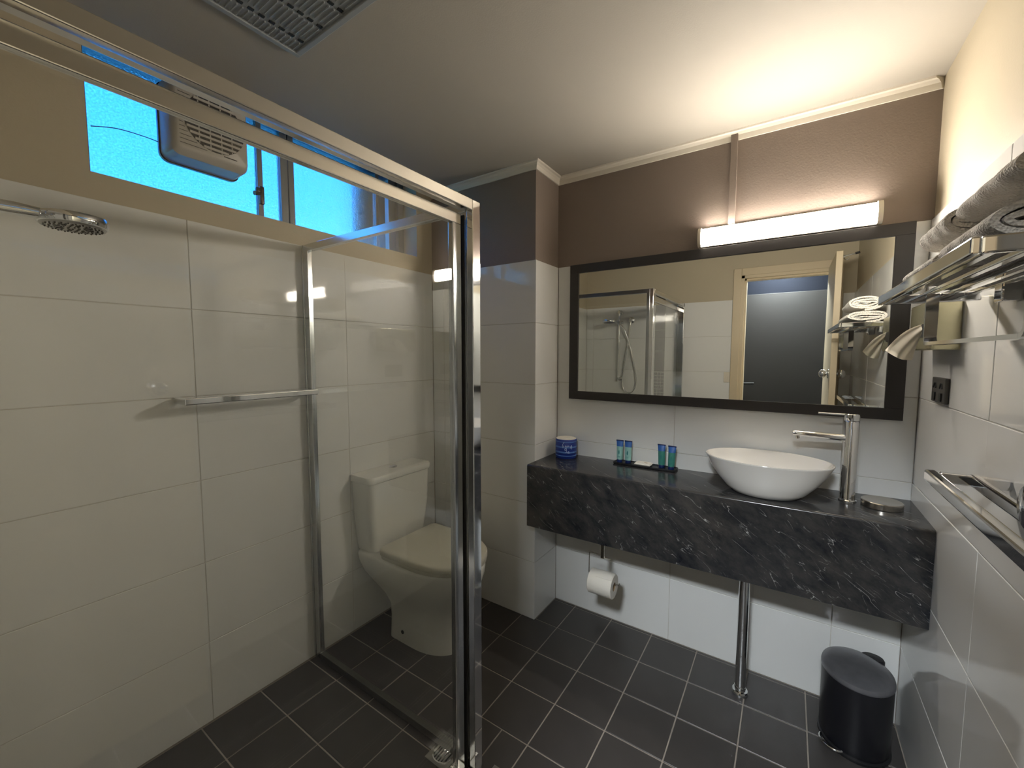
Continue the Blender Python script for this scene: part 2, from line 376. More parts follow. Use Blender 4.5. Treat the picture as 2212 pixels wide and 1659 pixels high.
cornice('trim_3', (-TT, YN+TT, ZC), (XN-TT, YN+TT, ZC), (0, -1, 0), -1, 1)
# doorway trim
bm = B(); a = 0.058
box(bm, DX0-a, DX0, YF-TT, YF+0.012, 0, DZ+a, 0.003); box(bm, DX0, DX1+0.0, YF-TT, YF+0.012, DZ, DZ+a, 0.003); box(bm, DX1, DX1+0.05, YF-TT, YF+0.006, 0, DZ+a, 0.003)
struct('trim_4', bm, 'door_cream', 'cream timber architrave around the doorway seen in the mirror')
bm = B(); box(bm, DX0, DX0+0.022, YF-0.115, YF+0.004, 0, DZ); box(bm, DX1-0.006, DX1, YF-0.115, YF+0.004, 0, DZ); box(bm, DX0, DX1, YF-0.115, YF+0.004, DZ-0.022, DZ)
box(bm, DX0+0.022, DX0+0.034, YF-0.115, YF-0.04, 0, DZ-0.022); box(bm, DX0+0.022, DX1-0.006, YF-0.115, YF-0.04, DZ-0.034, DZ-0.022)
struct('trim_5', bm, 'door_cream', 'cream timber door jamb and stop')
# open bathroom door leaf
LX0, LX1, LY0, LY1 = 1.924, 1.958, YF+0.008, -1.345
bm = B(); box(bm, LX0, LX1, LY0, LY1, 0.008, 1.985, 0.002); door = struct('door_1', bm, 'door_cream', 'cream bathroom door standing open against the right wall')
for sx, xx in ((-1, LX0), (1, LX1)):
    bm = B(); disc(bm, (xx, -1.450, 1.224), (sx, 0, 0), [(0.030, 0), (0.030, 0.003), (0.027, 0.006), (0.010, 0.008), (0.010, 0.012), (0.022, 0.016), (0.028, 0.026), (0.027, 0.040), (0.018, 0.050), (0.002, 0.053)])
    make('door_knob', bm, 'chrome', door, 40)['label'] = 'round chrome door knob'
bm = B(); disc(bm, (LX1, -1.38, 1.955), (1, 0, 0), [(0.012, 0), (0.012, 0.004), (0.005, 0.006)]); tube(bm, bez([(LX1+0.004, -1.38, 1.955), (LX1+0.03, -1.38, 1.962), (LX1+0.055, -1.38, 1.966), (LX1+0.066, -1.38, 1.969)]), 0.0035, 8)
tube(bm, bez([(LX1+0.006, -1.38, 1.955), (LX1+0.012, -1.38, 1.938), (LX1+0.026, -1.38, 1.936), (LX1+0.032, -1.38, 1.948)]), 0.0035, 8)
hk = make('robe_hook', bm, 'chrome', door, 40)
bm = B(); tube(bm, [(LX1+0.060, -1.38, 1.967), (LX1+0.082, -1.38, 1.972)], 0.007, 10); make('hook_tip', bm, 'rubber', hk, 40)
# hallway beyond the doorway
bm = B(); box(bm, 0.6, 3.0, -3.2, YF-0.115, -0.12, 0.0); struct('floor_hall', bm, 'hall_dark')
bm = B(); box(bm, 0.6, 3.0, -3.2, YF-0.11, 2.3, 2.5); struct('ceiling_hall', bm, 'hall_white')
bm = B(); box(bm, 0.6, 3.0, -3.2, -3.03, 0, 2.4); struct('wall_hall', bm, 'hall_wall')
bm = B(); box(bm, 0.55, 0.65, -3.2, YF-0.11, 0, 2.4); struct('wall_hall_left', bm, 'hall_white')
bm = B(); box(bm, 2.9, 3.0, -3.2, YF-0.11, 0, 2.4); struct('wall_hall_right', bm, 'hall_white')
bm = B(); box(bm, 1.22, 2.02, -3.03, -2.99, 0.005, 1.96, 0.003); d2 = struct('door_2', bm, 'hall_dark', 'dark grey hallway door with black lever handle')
bm = B(); box(bm, 1.285, 1.315, -2.99, -2.975, 1.0, 1.10, 0.003); tube(bm, [(1.30, -2.975, 1.05), (1.30, -2.945, 1.05), (1.42, -2.945, 1.055)], 0.010, 10); make('lever_handle', bm, 'rubber', d2, 40)
hl = thing('hall_fill_light', 'round fill light added on the unseen hallway ceiling outside the doorway', 'fill light', (1.60, -2.74, 2.3))  # unseen lamp added to brighten the floor, basin and counter front
bm = B(); lathe(bm, (1.60, -2.74, 2.3), [(0.17, -0.001), (0.17, -0.02), (0.155, -0.024)], 36); make('rim', bm, 'fixture_white', hl, 40)
bm = B(); lathe(bm, (1.60, -2.74, 2.276), [(0.154, 0), (0.150, -0.012), (0.11, -0.026), (0.001, -0.032)], 36); make('diffuser', bm, 'hall_fill', hl, 40)
# ------------------------------------------------------------------ window
WX = -0.115
win = struct('window_1', box(B(), WX-0.05, WX+0.005, WY0, WY0+0.022, WZ0, WZ1), 'window_alu', 'aluminium sliding window with obscure glass above the shower')
def wpart(name, y0, y1, z0, z1, x0, x1, mt='window_alu', par=None, bev=0.0015): return make(name, box(B(), x0, x1, y0, y1, z0, z1, bev), mt, par or win)
wpart('frame_rail', WY0, WY1, WZ0, WZ0+0.020, WX-0.05, WX+0.008)
wpart('frame_rail', WY0, WY1, WZ1-0.020, WZ1, WX-0.05, WX+0.005)
wpart('frame_jamb', -0.420, WY1, WZ0, WZ1, WX-0.05, WX-0.018)
wpart('frame_jamb', -0.375, WY1, WZ0, WZ1, WX-0.018, WX+0.005)
Zl, Zh = WZ0+0.020, WZ1-0.020
sA = wpart('sash_stile', -1.101, -1.081, Zl, Zh, WX-0.014, WX+0.008)
wpart('mullion', -0.998, -0.968, Zl, Zh, WX-0.040, WX-0.012); wpart('mullion', -0.966, -0.942, Zl, Zh, WX-0.040, WX-0.008)
wpart('sash_stile', -0.506, -0.486, Zl, Zh, WX-0.040, WX-0.014)
wpart('pane', WY0+0.022, -1.101, Zl, Zh, WX-0.006, WX-0.002, 'frosted_glass', bev=0)
wpart('pane', -1.081, -0.998, Zl, Zh, WX-0.026, WX-0.022, 'frosted_glass', bev=0)
wpart('pane', -0.942, -0.506, Zl, Zh, WX-0.026, WX-0.022, 'frosted_glass', bev=0)
bm = B(); box(bm, WX+0.008, WX+0.022, -1.100, -1.083, 1.955, 2.025, 0.003); tube(bm, [(WX+0.018, -1.098, 1.995), (WX+0.022, -1.122, 1.990)], [0.006, 0.009], 10); box(bm, WX+0.006, WX+0.02, -1.112, -1.098, 2.0, 2.018, 0.002)
make('latch', bm, 'bronze', win, 40)['label'] = 'dark bronze sash latch'
bm = B(); tube(bm, bez([(WX+0.001, WY0+0.03, 2.05), (WX+0.003, -1.52, 2.068), (WX+0.003, -1.45, 2.072), (WX+0.004, -1.40, 2.068)]), 0.0014, 6); make('fan_cord', bm, 'rubber', win)
# exterior brick reveal seen in the open slit
bm = B(); box(bm, -0.37, -0.245, -0.47, -0.25, 1.60, 2.45); we = struct('wall_exterior', bm, 'mortar', 'brick reveal outside the window slit')
bmesh_b = bpy.data.meshes.new('brick'); tb = B(); box(tb, -0.0555, 0.0555, -0.012, 0.012, -0.038, 0.038, 0.003, 1); tb.to_mesh(bmesh_b); tb.free(); bmesh_b.materials.append(MATS['brick'])
for k in range(9):
    for i in range(1):
        o = bpy.data.objects.new('brick', bmesh_b); COL.objects.link(o); o.parent = we; o.location = (-0.3075, -0.474, 1.65+0.086*k)
bm = B(); box(bm, -6, -0.245, -6, 4, -0.2, -0.1); struct('ground', bm, 'concrete')

# ------------------------------------------------------------------ shower screen
XS, YS = 0.90, -0.985
ss = thing('shower_screen', 'chrome framed clear glass corner shower screen beside the toilet', 'shower screen', (0.90, -0.99, 0.0))
def sp_(name, x0, x1, y0, y1, z0, z1, mt='chrome', bev=0.0015, par=None): return make(name, box(B(), x0, x1, y0, y1, z0, z1, bev), mt, par or ss)
sp_('wall_channel', 0.001, 0.014, YS-0.010, YS+0.014, 0.004, 1.797, 'polished_alu')
sp_('wall_stile', 0.014, 0.047, YS-0.008, YS+0.012, 0.004, 1.797, 'polished_alu')
sp_('top_rail', 0.047, 0.895, YS-0.010, YS+0.012, 1.769, 1.797, 'polished_alu')
sp_('bottom_rail', 0.047, 0.895, YS-0.010, YS+0.012, 0.004, 0.032, 'dark_alu')
sp_('return_panel', 0.047, 0.892, YS-0.003, YS+0.003, 0.032, 1.769, 'shower_glass', 0)
cp = sp_('corner_post', 0.902, 0.926, -0.998, -0.962, 0.0, 1.797, 'chrome', 0.002)
sp_('corner_post_channel', 0.880, 0.902, -0.990, -0.966, 0.004, 1.797, 'polished_alu', 0.002)
sp_('door_stile', 0.872, 0.892, -1.046, -1.008, 0.012, 1.756, 'polished_alu', 0.003)
sp_('gap_shade_strip', 0.886, 0.898, -1.0055, -0.9995, 0.012, 1.756, 'rubber', 0.001)  # black strip standing in for the shaded gap between stile and post
sp_('head_rail', 0.906, 0.926, YF+0.002, -0.9985, 1.767, 1.797, 'satin_alu', 0.002)
sp_('head_track', 0.872, 0.904, YF+0.002, -0.990, 1.776, 1.792, 'satin_alu', 0.002)
sp_('door_top_frame', 0.876, 0.894, YF+0.03, -1.012, 1.726, 1.757, 'satin_alu', 0.002)
sp_('door_bottom_frame', 0.876, 0.894, YF+0.03, -1.046, 0.012, 0.044, 'satin_alu', 0.002)
sp_('sill_track', 0.866, 0.926, YF+0.002, -1.000, 0.0, 0.012, 'satin_alu', 0.002)
sp_('front_wall_channel', 0.872, 0.926, YF+0.001, YF+0.026, 0.004, 1.797, 'chrome', 0.002)
sp_('door_panel', 0.882, 0.888, YF+0.03, -1.046, 0.044, 1.726, 'shower_glass', 0)
bm = B(); box(bm, 0.866, 0.888, -1.05, -1.008, 0.0005, 0.014, 0.003); make('corner_guide', bm, 'nickel', ss)

# ------------------------------------------------------------------ shower set on the front wall
SX = 0.352; st = thing('hand_shower', 'chrome hand shower on a vertical slide rail with hose', 'shower', (SX, YF, 1.11))
bm = B(); tube(bm, [(SX, YF+0.045, 1.095), (SX, YF+0.045, 1.765)], 0.009, 14); make('slide_rail', bm, 'chrome', st, 40)
for z in (1.115, 1.745):
    bm = B(); disc(bm, (SX, YF, z), (0, 1, 0), [(0.022, 0), (0.022, 0.006), (0.012, 0.010), (0.012, 0.045), (0.013, 0.058)]); make('rail_bracket', bm, 'chrome', st, 40)
bm = B(); box(bm, SX-0.02, SX+0.02, YF+0.030, YF+0.075, 1.628, 1.668, 0.008); disc(bm, (SX+0.02, YF+0.05, 1.648), (1, 0, 0), [(0.014, 0), (0.014, 0.018), (0.010, 0.022)]); make('holder', bm, 'chrome', st, 40)
bm = B()
hb = [(0.352, YF+0.075, 1.640), (0.350, -1.85, 1.650), (0.346, -1.80, 1.652), (0.342, -1.765, 1.652)]
rings = []
for p, (hw, hh) in zip(hb, ((0.010, 0.011), (0.013, 0.0135), (0.014, 0.0135), (0.017, 0.0115))):
    rings.append([Vector(p)+Vector((hw*math.cos(a), 0, hh*math.copysign(abs(math.sin(a))**0.6, math.sin(a)))) for a in [2*math.pi*k/16 for k in range(16)]])
loft(bm, rings); make('handle', bm, 'chrome', st, 50)
HC = (0.335, -1.713, 1.636)
bm = B(); lathe(bm, HC, [(0.050, 0.0), (0.058, 0.003), (0.060, 0.008), (0.060, 0.019), (0.057, 0.024), (0.040, 0.027), (0.001, 0.028)], 40); hd = make('shower_head', bm, 'chrome', st, 35)
bm = B(); lathe(bm, (HC[0], HC[1], HC[2]-0.0012), [(0.001, 0), (0.053, 0), (0.055, 0.003)], 40); fp = make('spray_plate', bm, 'steel_grey', hd, 35)
bm = B()
for rr, nn in ((0.010, 6), (0.020, 10), (0.030, 16), (0.039, 22), (0.047, 26)):
    for k in range(nn):
        a = 2*math.pi*(k+0.3*(nn % 3))/nn; c = (HC[0]+rr*math.cos(a), HC[1]+rr*math.sin(a), HC[2]-0.004)
        lathe(bm, c, [(0.0014, 0), (0.002, 0.003)], 6)
for k in range(8):
    a = 2*math.pi*k/8; tube(bm, [(HC[0]+0.022*math.cos(a), HC[1]+0.022*math.sin(a), HC[2]-0.0015), (HC[0]+0.033*math.cos(a), HC[1]+0.033*math.sin(a), HC[2]-0.0015)], 0.0018, 6)
nzl = make('nozzles', bm, 'rubber', hd); nzl['kind'] = 'stuff'
bm = B(); disc(bm, (0.458, YF, 1.670), (0, 1, 0), [(0.030, 0), (0.030, 0.008), (0.022, 0.014), (0.014, 0.018), (0.014, 0.040), (0.016, 0.046)]); tube(bm, [(0.458, YF+0.034, 1.670), (0.456, YF+0.036, 1.625)], 0.009, 10); make('wall_outlet', bm, 'chrome', st, 40)
bm = B(); tube(bm, bez([(0.356, YF+0.066, 1.640), (0.40, YF+0.07, 1.60), (0.455, YF+0.05, 1.45), (0.505, YF+0.035, 1.22), (0.520, YF+0.03, 1.08), (0.485, YF+0.03, 0.995), (0.425, YF+0.03, 0.99), (0.388, YF+0.03, 1.07), (0.400, YF+0.03, 1.22), (0.435, YF+0.035, 1.45), (0.456, YF+0.036, 1.628)], 14), 0.0058, 10); make('hose', bm, 'chrome', st, 60)

# chrome rail on the left wall inside the shower
tr = thing('shower_rail', 'flat chrome bar rail on the left tiled wall inside the shower', 'towel rail', (0.0, -1.22, 1.19))
for y in (-1.440, -1.006):
    bm = B(); box(bm, 0.0, 0.094, y-0.009, y+0.009, 1.181, 1.203, 0.003); make('arm', bm, 'chrome', tr)
bm = B(); box(bm, 0.088, 0.104, -1.450, -0.997, 1.181, 1.203, 0.003); make('bar', bm, 'chrome', tr)

# ------------------------------------------------------------------ exhaust fan on the left pane
FY0, FY1, FZ0, FZ1 = -1.413, -1.176, 2.014, 2.275
ef = thing('exhaust_fan', 'white square exhaust fan mounted in the left window pane', 'fan', (WX, -1.28, 2.003))
def rrect(y0, y1, z0, z1, r, x, n=6):
    o = []
    for cy, cz, a0 in ((y1-r, z1-r, 0), (y0+r, z1-r, 90), (y0+r, z0+r, 180), (y1-r, z0+r, 270)):
        for k in range(n+1):
            a = math.radians(a0+90*k/n); o.append(Vector((x, cy+r*math.cos(a), cz+r*math.sin(a))))
    return o
bm = B(); loft(bm, [rrect(FY0-0.004, FY1+0.004, FZ0-0.004, FZ1, 0.03, WX), rrect(FY0-0.004, FY1+0.004, FZ0-0.004, FZ1, 0.03, WX+0.012)]); make('gasket', bm, 'bronze', ef, 40)
bm = B(); loft(bm, [rrect(FY0, FY1, FZ0, FZ1, 0.028, WX+0.012), rrect(FY0+0.002, FY1-0.002, FZ0+0.002, FZ1-0.002, 0.028, -0.020), rrect(FY0+0.012, FY1-0.006, FZ0+0.016, FZ1-0.012, 0.020, -0.006), rrect(FY0+0.020, FY1-0.010, FZ0+0.026, FZ1-0.020, 0.014, 0.0)]); make('housing', bm, 'fan_plastic', ef, 40)
fcy, fcz, fr = -1.286, 2.146, 0.092
bm = B(); disc(bm, (0.0, fcy, fcz), (1, 0, 0), [(fr, 0), (fr, 0.0012)], 40); make('fan_opening', bm, 'fan_dark', ef)
for k in range(11):
    z = fcz-fr+fr*2*(k+0.5)/11; hw = math.sqrt(max(0, fr*fr-(z-fcz)**2))
    bm = B(); box(bm, 0.0012, 0.006, fcy-hw, fcy+hw, z-0.0042, z+0.0042, 0.001, 1); make('louvre', bm, 'fan_plastic', ef)
for y in (-0.05, -0.017, 0.017, 0.05):
    hh = math.sqrt(fr*fr-y*y); bm = B(); box(bm, 0.0012, 0.0045, fcy+y-0.0016, fcy+y+0.0016, fcz-hh, fcz+hh); make('louvre_bar', bm, 'fan_plastic', ef)
for k in range(16):
    z = 2.052+k*0.0135; bm = B(); box(bm, -0.0006, 0.0006, FY0+0.022, fcy-math.sqrt(max(0, (fr+0.006)**2-(z-fcz)**2)), z-0.0008, z+0.0008); make('groove', bm, 'fan_dark', ef)
bm = B(); box(bm, -0.0005, 0.0008, -1.262, -1.220, 2.050, 2.053); make('maker_mark', bm, 'fan_dark', ef)

# ------------------------------------------------------------------ ceiling vent
VX0, VX1, VY0, VY1 = 0.437, 0.835, -1.62, -1.226
cv = thing('ceiling_vent', 'grey slatted vent panel set in the ceiling above the shower', 'vent', (0.6, -1.42, ZC))
zt = ZC-0.012
for a in ((VX0, VX0+0.016, VY0, VY1), (VX1-0.016, VX1, VY0, VY1), (VX0+0.016, VX1-0.016, VY0, VY0+0.016), (VX0+0.016, VX1-0.016, VY1-0.016, VY1)):
    make('frame_bar', box(B(), *a, zt-0.003, ZC, 0.002), 'vent_grey', cv)
make('backing', box(B(), VX0+0.014, VX1-0.014, VY0+0.014, VY1-0.014, ZC-0.003, ZC-0.0005), 'vent_dark', cv)
for i, x in enumerate((0.470, 0.565, 0.660, 0.755)):
    make('louvre_strip', box(B(), x-0.016 if i == 0 else x-0.045, x+0.028, VY0+0.016, VY1-0.016, zt+0.003, zt+0.006), 'vent_grey', cv)
    n = 26
    bm = B()
    for k in range(n):
        y = VY0+0.02+(VY1-VY0-0.04)*(k+0.5)/n; box(bm, x-(0.014 if i == 0 else 0.043), x+0.024, y-0.0012, y+0.0012, zt-0.001, zt+0.003)
    o = make('fine_ribs', bm, 'vent_grey', cv); o['kind'] = 'stuff'
    for k in range(14):
        y = VY1-0.03-0.0265*k
        make('slot_hole', box(B(), x+0.030, x+0.039, y-0.007, y+0.007, zt+0.0015, zt+0.004), 'vent_dark', cv)
    make('divider', box(B(), x+0.027, x+0.049, VY0+0.016, VY1-0.016, zt+0.004, zt+0.007), 'vent_grey', cv)

# ------------------------------------------------------------------ toilet
TY = -0.592; tl = thing('toilet', 'white close-coupled toilet with closed lid behind the glass screen', 'toilet', (0.0, TY, 0))
def dring(x0, x1, hw, z, cb=0.04, n=20, k=0.55):
    # D outline: square-ish back with corner radius cb, elliptical front; x from x0 to x1
    L = (x1-x0)*k; xc = x1-L; o = []
    for i in range(n+1):
        a = -math.pi/2+math.pi*i/n; o.append(Vector((xc+L*math.copysign(abs(math.cos(a))**0.92, math.cos(a)), TY+hw*math.copysign(abs(math.sin(a))**0.92, math.sin(a)), z)))
    for cx_, cy_, a0 in ((x0+cb, hw-cb, 90), (x0+cb, -hw+cb, 180)):
        for i in range(7):
            a = math.radians(a0+90*i/6); o.append(Vector((cx_+cb*math.cos(a), TY+cy_+cb*math.sin(a), z)))
    return o
bm = B(); loft(bm, [dring(0.155, 0.520, 0.125, 0.0), dring(0.155, 0.520, 0.124, 0.010), dring(0.155, 0.515, 0.119, 0.10), dring(0.150, 0.522, 0.121, 0.165), dring(0.122, 0.545, 0.134, 0.215), dring(0.070, 0.578, 0.155, 0.265), dring(0.025, 0.603, 0.176, 0.315), dring(0.008, 0.617, 0.188, 0.365), dring(0.004, 0.620, 0.190, 0.392), dring(0.006, 0.618, 0.188, 0.402), dring(0.012, 0.612, 0.182, 0.406)])
pan = make('pan', bm, 'ceramic', tl, 55)
bm = B(); disc(bm, (0.262, TY-0.1235, 0.052), (0, -1, 0), [(0.009, 0), (0.009, 0.002), (0.006, 0.0025)], 16); make('bolt_cap', bm, 'rubber', pan)
bm = B(); loft(bm, [dring(0.004, 0.128, 0.178, 0.406, 0.012, k=0.25), dring(0.003, 0.133, 0.186, 0.48, 0.012, k=0.25), dring(0.003, 0.140, 0.194, 0.60, 0.012, k=0.25), dring(0.003, 0.144, 0.198, 0.742, 0.012, k=0.25)])
def cring(x1, hw, z, r=0.035, n=7):
    o = []
    for cx_, cy_, a0, rr in ((x1-r, hw-r, 0, r), (0.010, hw-0.006, 90, 0.006), (0.010, -hw+0.006, 180, 0.006), (x1-r, -hw+r, 270, r)):
        for i in range(n+1):
            a = math.radians(a0+90*i/n); o.append(Vector((cx_+rr*math.cos(a), TY+cy_+rr*math.sin(a), z)))
    return o
bm.free(); bm = B(); loft(bm, [cring(0.122, 0.168, 0.407), cring(0.126, 0.174, 0.44), cring(0.136, 0.188, 0.58), cring(0.142, 0.194, 0.744)]); make('cistern', bm, 'ceramic', tl, 45)
bm = B(); loft(bm, [cring(0.146, 0.199, 0.7465), cring(0.148, 0.201, 0.750), cring(0.148, 0.201, 0.768), cring(0.144, 0.197, 0.776), cring(0.132, 0.186, 0.779)]); cl = make('cistern_lid', bm, 'ceramic', tl, 40)
bm = B(); lathe(bm, (0.068, TY, 0.779), [(0.020, 0), (0.020, 0.003), (0.017, 0.006), (0.001, 0.0075)], 28); bt = make('flush_button', bm, 'chrome', cl, 40); bt['label'] = 'round chrome dual flush button'
bm = B(); box(bm, 0.066, 0.070, TY-0.016, TY+0.016, 0.7855, 0.7868); make('button_split', bm, 'black_plastic', bt) if False else bm.free()
bm = B(); loft(bm, [dring(0.172, 0.618, 0.178, 0.408, 0.03), dring(0.172, 0.620, 0.180, 0.412, 0.03), dring(0.172, 0.620, 0.180, 0.422, 0.03)]); make('seat', bm, 'seat_plastic', tl, 45)
bm = B(); loft(bm, [dring(0.168, 0.622, 0.181, 0.4235, 0.03), dring(0.166, 0.624, 0.183, 0.428, 0.03), dring(0.166, 0.624, 0.183, 0.446, 0.03), dring(0.170, 0.619, 0.178, 0.453, 0.03), dring(0.182, 0.600, 0.162, 0.456, 0.03)]); make('seat_lid', bm, 'seat_plastic', tl, 45)
for y in (-0.08, 0.08):
    bm = B(); tube(bm, [(0.155, TY+y-0.018, 0.418), (0.155, TY+y+0.018, 0.418)], 0.010, 12); make('hinge', bm, 'chrome', tl, 40)

# ------------------------------------------------------------------ vanity
def zc(x): return 0.8215+(x-XN)*(0.0165/(W-XN))
def zb(x): return zc(x)-0.300
def shear(bm):
    for v in bm.verts: v.co.z += zc(v.co.x)-0.8215
    return bm
va = thing('vanity_counter', 'dark stone-look floating vanity counter with deep front apron', 'counter', (1.39, -0.15, 0.53))
def counter():
    bm = B(); D = 0.306; r = 0.008; x0, x1 = XN+0.001, W-0.001
    pr = [(-0.001, 0.8215)] + [(-D+r-r*math.sin(a), 0.8215-r+r*math.cos(a)) for a in [math.pi/2*k/5 for k in range(6)]] + [(-D, 0.5215), (-D+0.020, 0.5215), (-D+0.020, 0.786), (-0.001, 0.786)]
    rings = [[Vector((x0+(x1-x0)*k/20, y, z)) for y, z in pr] for k in range(21)]
    loft(bm, rings); return shear(bm)
make('counter_top', counter(), 'dark_marble', va, 40)
bm = B(); box(bm, XN+0.002, W-0.002, -0.286, -0.005, 0.5225, 0.540); make('soffit', shear(bm), 'black_plastic', va)
bm = B(); tube(bm, [(1.600, -0.155, 0.002), (1.600, -0.155, zb(1.6)+0.0005)], 0.0195, 24); lt_ = thing('counter_leg', 'chrome tubular support leg under the vanity counter', 'support leg', (1.600, -0.155, 0.0)); lg = make('pole', bm, 'chrome', lt_, 40)
bm = B(); lathe(bm, (1.600, -0.155, 0), [(0.031, 0.0), (0.031, 0.008), (0.027, 0.014), (0.0205, 0.016), (0.0205, 0.03)], 28); make('foot_flange', bm, 'chrome', lt_, 35)
# basin
BX, BY = 1.652, -0.160; zb0 = zc(BX)+0.0015
ba = thing('vessel_basin', 'white oval vessel basin standing on the dark counter', 'basin', (BX, BY, zb0))
def bring(a, b, z, n=48): return [Vector((BX+a*math.cos(t), BY-0.026*(1-min(z, 0.1)/0.1)+b*math.sin(t), zb0+z)) for t in [2*math.pi*k/n for k in range(n)]]
bm = B(); loft(bm, [bring(0.102, 0.074, 0.0), bring(0.108, 0.080, 0.002), bring(0.132, 0.098, 0.020), bring(0.167, 0.121, 0.058), bring(0.192, 0.139, 0.095), bring(0.205, 0.148, 0.122), bring(0.2065, 0.149, 0.125), bring(0.2055, 0.148, 0.1275), bring(0.201, 0.1435, 0.1275), bring(0.199, 0.1415, 0.125), bring(0.188, 0.132, 0.105), bring(0.165, 0.114, 0.070), bring(0.130, 0.090, 0.036), bring(0.085, 0.058, 0.018), bring(0.025, 0.025, 0.013)])
bb = make('bowl', bm, 'basin_ceramic', ba, 60)
bm = B(); lathe(bm, (BX, BY-0.024, zb0+0.0125), [(0.022, 0), (0.022, 0.003), (0.018, 0.005), (0.001, 0.006)], 24); make('waste', bm, 'chrome', ba, 40)
# tap
tx, ty = 1.899, -0.118; tz = zc(tx)
tp = thing('basin_tap', 'tall chrome basin mixer tap with lever', 'tap', (tx, ty, tz))
bm = B(); lathe(bm, (tx, ty, tz), [(0.026, 0), (0.026, 0.004), (0.0225, 0.007), (0.0215, 0.012), (0.0215, 0.281), (0.0205, 0.283)], 32); make('body', bm, 'chrome', tp, 35)
bm = B(); lathe(bm, (tx, ty, tz), [(0.0205, 0.284), (0.0218, 0.286), (0.0218, 0.306), (0.020, 0.308)], 32); cpp = make('cap', bm, 'chrome', tp, 35)
sd = Vector((-0.985, -0.17, 0)).normalized()
bm = B(); p0 = Vector((tx, ty, tz+0.222)); tube(bm, [p0+sd*0.015, p0+sd*0.02, p0+sd*0.165+Vector((0, 0, 0.006)), p0+sd*0.172+Vector((0, 0, 0.006))], [0.0125, 0.0125, 0.0098, 0.008], 20); spt = make('spout', bm, 'chrome', tp, 35)
bm = B(); q = p0+sd*0.158; tube(bm, [q+Vector((0, 0, 0.0)), q+Vector((0.004, 0, -0.013))], 0.006, 14); make('aerator', bm, 'nickel', spt, 40)
bm = B(); p0 = Vector((tx, ty, tz+0.3035)); tube(bm, [p0+sd*0.015, p0+sd*0.098+Vector((0, 0, 0.002))], 0.0036, 10); make('lever', bm, 'chrome', cpp, 40)
# stainless disc
bm = B(); lathe(bm, (1.988, -0.135, zc(1.988)), [(0.053, 0), (0.055, 0.002), (0.055, 0.020), (0.053, 0.022), (0.040, 0.0195), (0.001, 0.0185)], 44)
sdish = make('soap_dish', bm, 'nickel', None, 35, (1.988, -0.135, zc(1.988))); tag(sdish, 'round brushed steel soap dish beside the basin tap', 'soap dish')
# amenity tray
def tray():
    c = Vector((1.170, -0.046, zc(1.17))); rz = math.radians(-1.5); L, Dp = 0.285, 0.066
    def ring(l, d, r, z):
        o = []
        for sx, sy, a0 in ((1, 1, 0), (-1, 1, 90), (-1, -1, 180), (1, -1, 270)):
            for k in range(5):
                a = math.radians(a0+90*k/4); x = sx*(l/2-r)+r*math.cos(a); y = sy*(d/2-r)+r*math.sin(a)
                o.append(c+Vector((x*math.cos(rz)-y*math.sin(rz), x*math.sin(rz)+y*math.cos(rz), z+(x*0.0119))))
        return o
    bm = B(); loft(bm, [ring(L-0.01, Dp-0.01, 0.006, 0.0005), ring(L, Dp, 0.008, 0.003), ring(L, Dp, 0.008, 0.010), ring(L-0.006, Dp-0.006, 0.006, 0.010), ring(L-0.010, Dp-0.010, 0.005, 0.006)])
    o = make('amenity_tray', bm, 'black_plastic', None, 30, c); tag(o, 'slim black tray holding toiletries on the counter', 'tray')
tray()
def tube_bottle(x, y, body, label, lean=0.0):
    z0 = zc(x)+0.0065; t = thing('toiletry_tube', label, 'toiletry tube', (x, y, z0), 'toiletry tubes on the black tray')
    H = 0.105
    def ring(w, d, z, n=24):
        return [Vector((x+w*math.cos(a)+lean*z, y+d*math.sin(a), z0+z)) for a in [2*math.pi*k/n for k in range(n)]]
    bm = B(); loft(bm, [ring(0.0122, 0.0122, 0), ring(0.0128, 0.0128, 0.001), ring(0.0128, 0.0128, 0.0135), ring(0.0122, 0.0122, 0.0145)]); make('cap', bm, 'tube_cap', t, 40)
    bm = B(); loft(bm, [ring(0.0138, 0.0138, 0.0145), ring(0.0142, 0.0140, 0.017), ring(0.0148, 0.0125, 0.045), ring(0.0156, 0.009, 0.077)], True, False); make('body', bm, body, t, 50)
    bm = B(); loft(bm, [ring(0.0156, 0.009, 0.077), ring(0.0164, 0.0055, 0.092), ring(0.0172, 0.0022, 0.102)], False, True); make('shoulder', bm, 'tube_blue', t, 50)
    bm = B(); box(bm, x+lean*0.104-0.0178, x+lean*0.104+0.0178, y-0.0016, y+0.0016, z0+0.101, z0+0.107, 0.0006, 1); make('crimp', bm, 'tube_cap', t)
    bm = B(); yy = y-0.0128
    prof = [(-0.0, 0.038), (0.0032, 0.045), (0.0028, 0.053), (0, 0.062), (-0.0028, 0.053), (-0.0032, 0.045)]
    loft(bm, [[Vector((x+lean*q[1]+q[0], yy+0.001-0.0014, z0+q[1])) for q in prof], [Vector((x+lean*q[1]+q[0], yy+0.004, z0+q[1])) for q in prof]])
    for z in (0.026, 0.030): box(bm, x-0.006+lean*z, x+0.006+lean*z, yy-0.0016, yy+0.001, z0+z, z0+z+0.0012)
    make('leaf_mark', bm, 'tube_mark', t)
tube_bottle(1.052, -0.048, 'tube_pale', 'pale aqua toiletry tube, leftmost on the black tray')
tube_bottle(1.092, -0.046, 'tube_pale', 'pale aqua toiletry tube between the leftmost tube and the soap packet')
tube_bottle(1.247, -0.046, 'tube_green', 'green toiletry tube between the soap packet and the rightmost tube', -0.02)
tube_bottle(1.290, -0.056, 'tube_green', 'green toiletry tube, rightmost on the black tray', 0.03)
bm = B(); c = Vector((1.166, -0.048, zc(1.166)+0.0095))
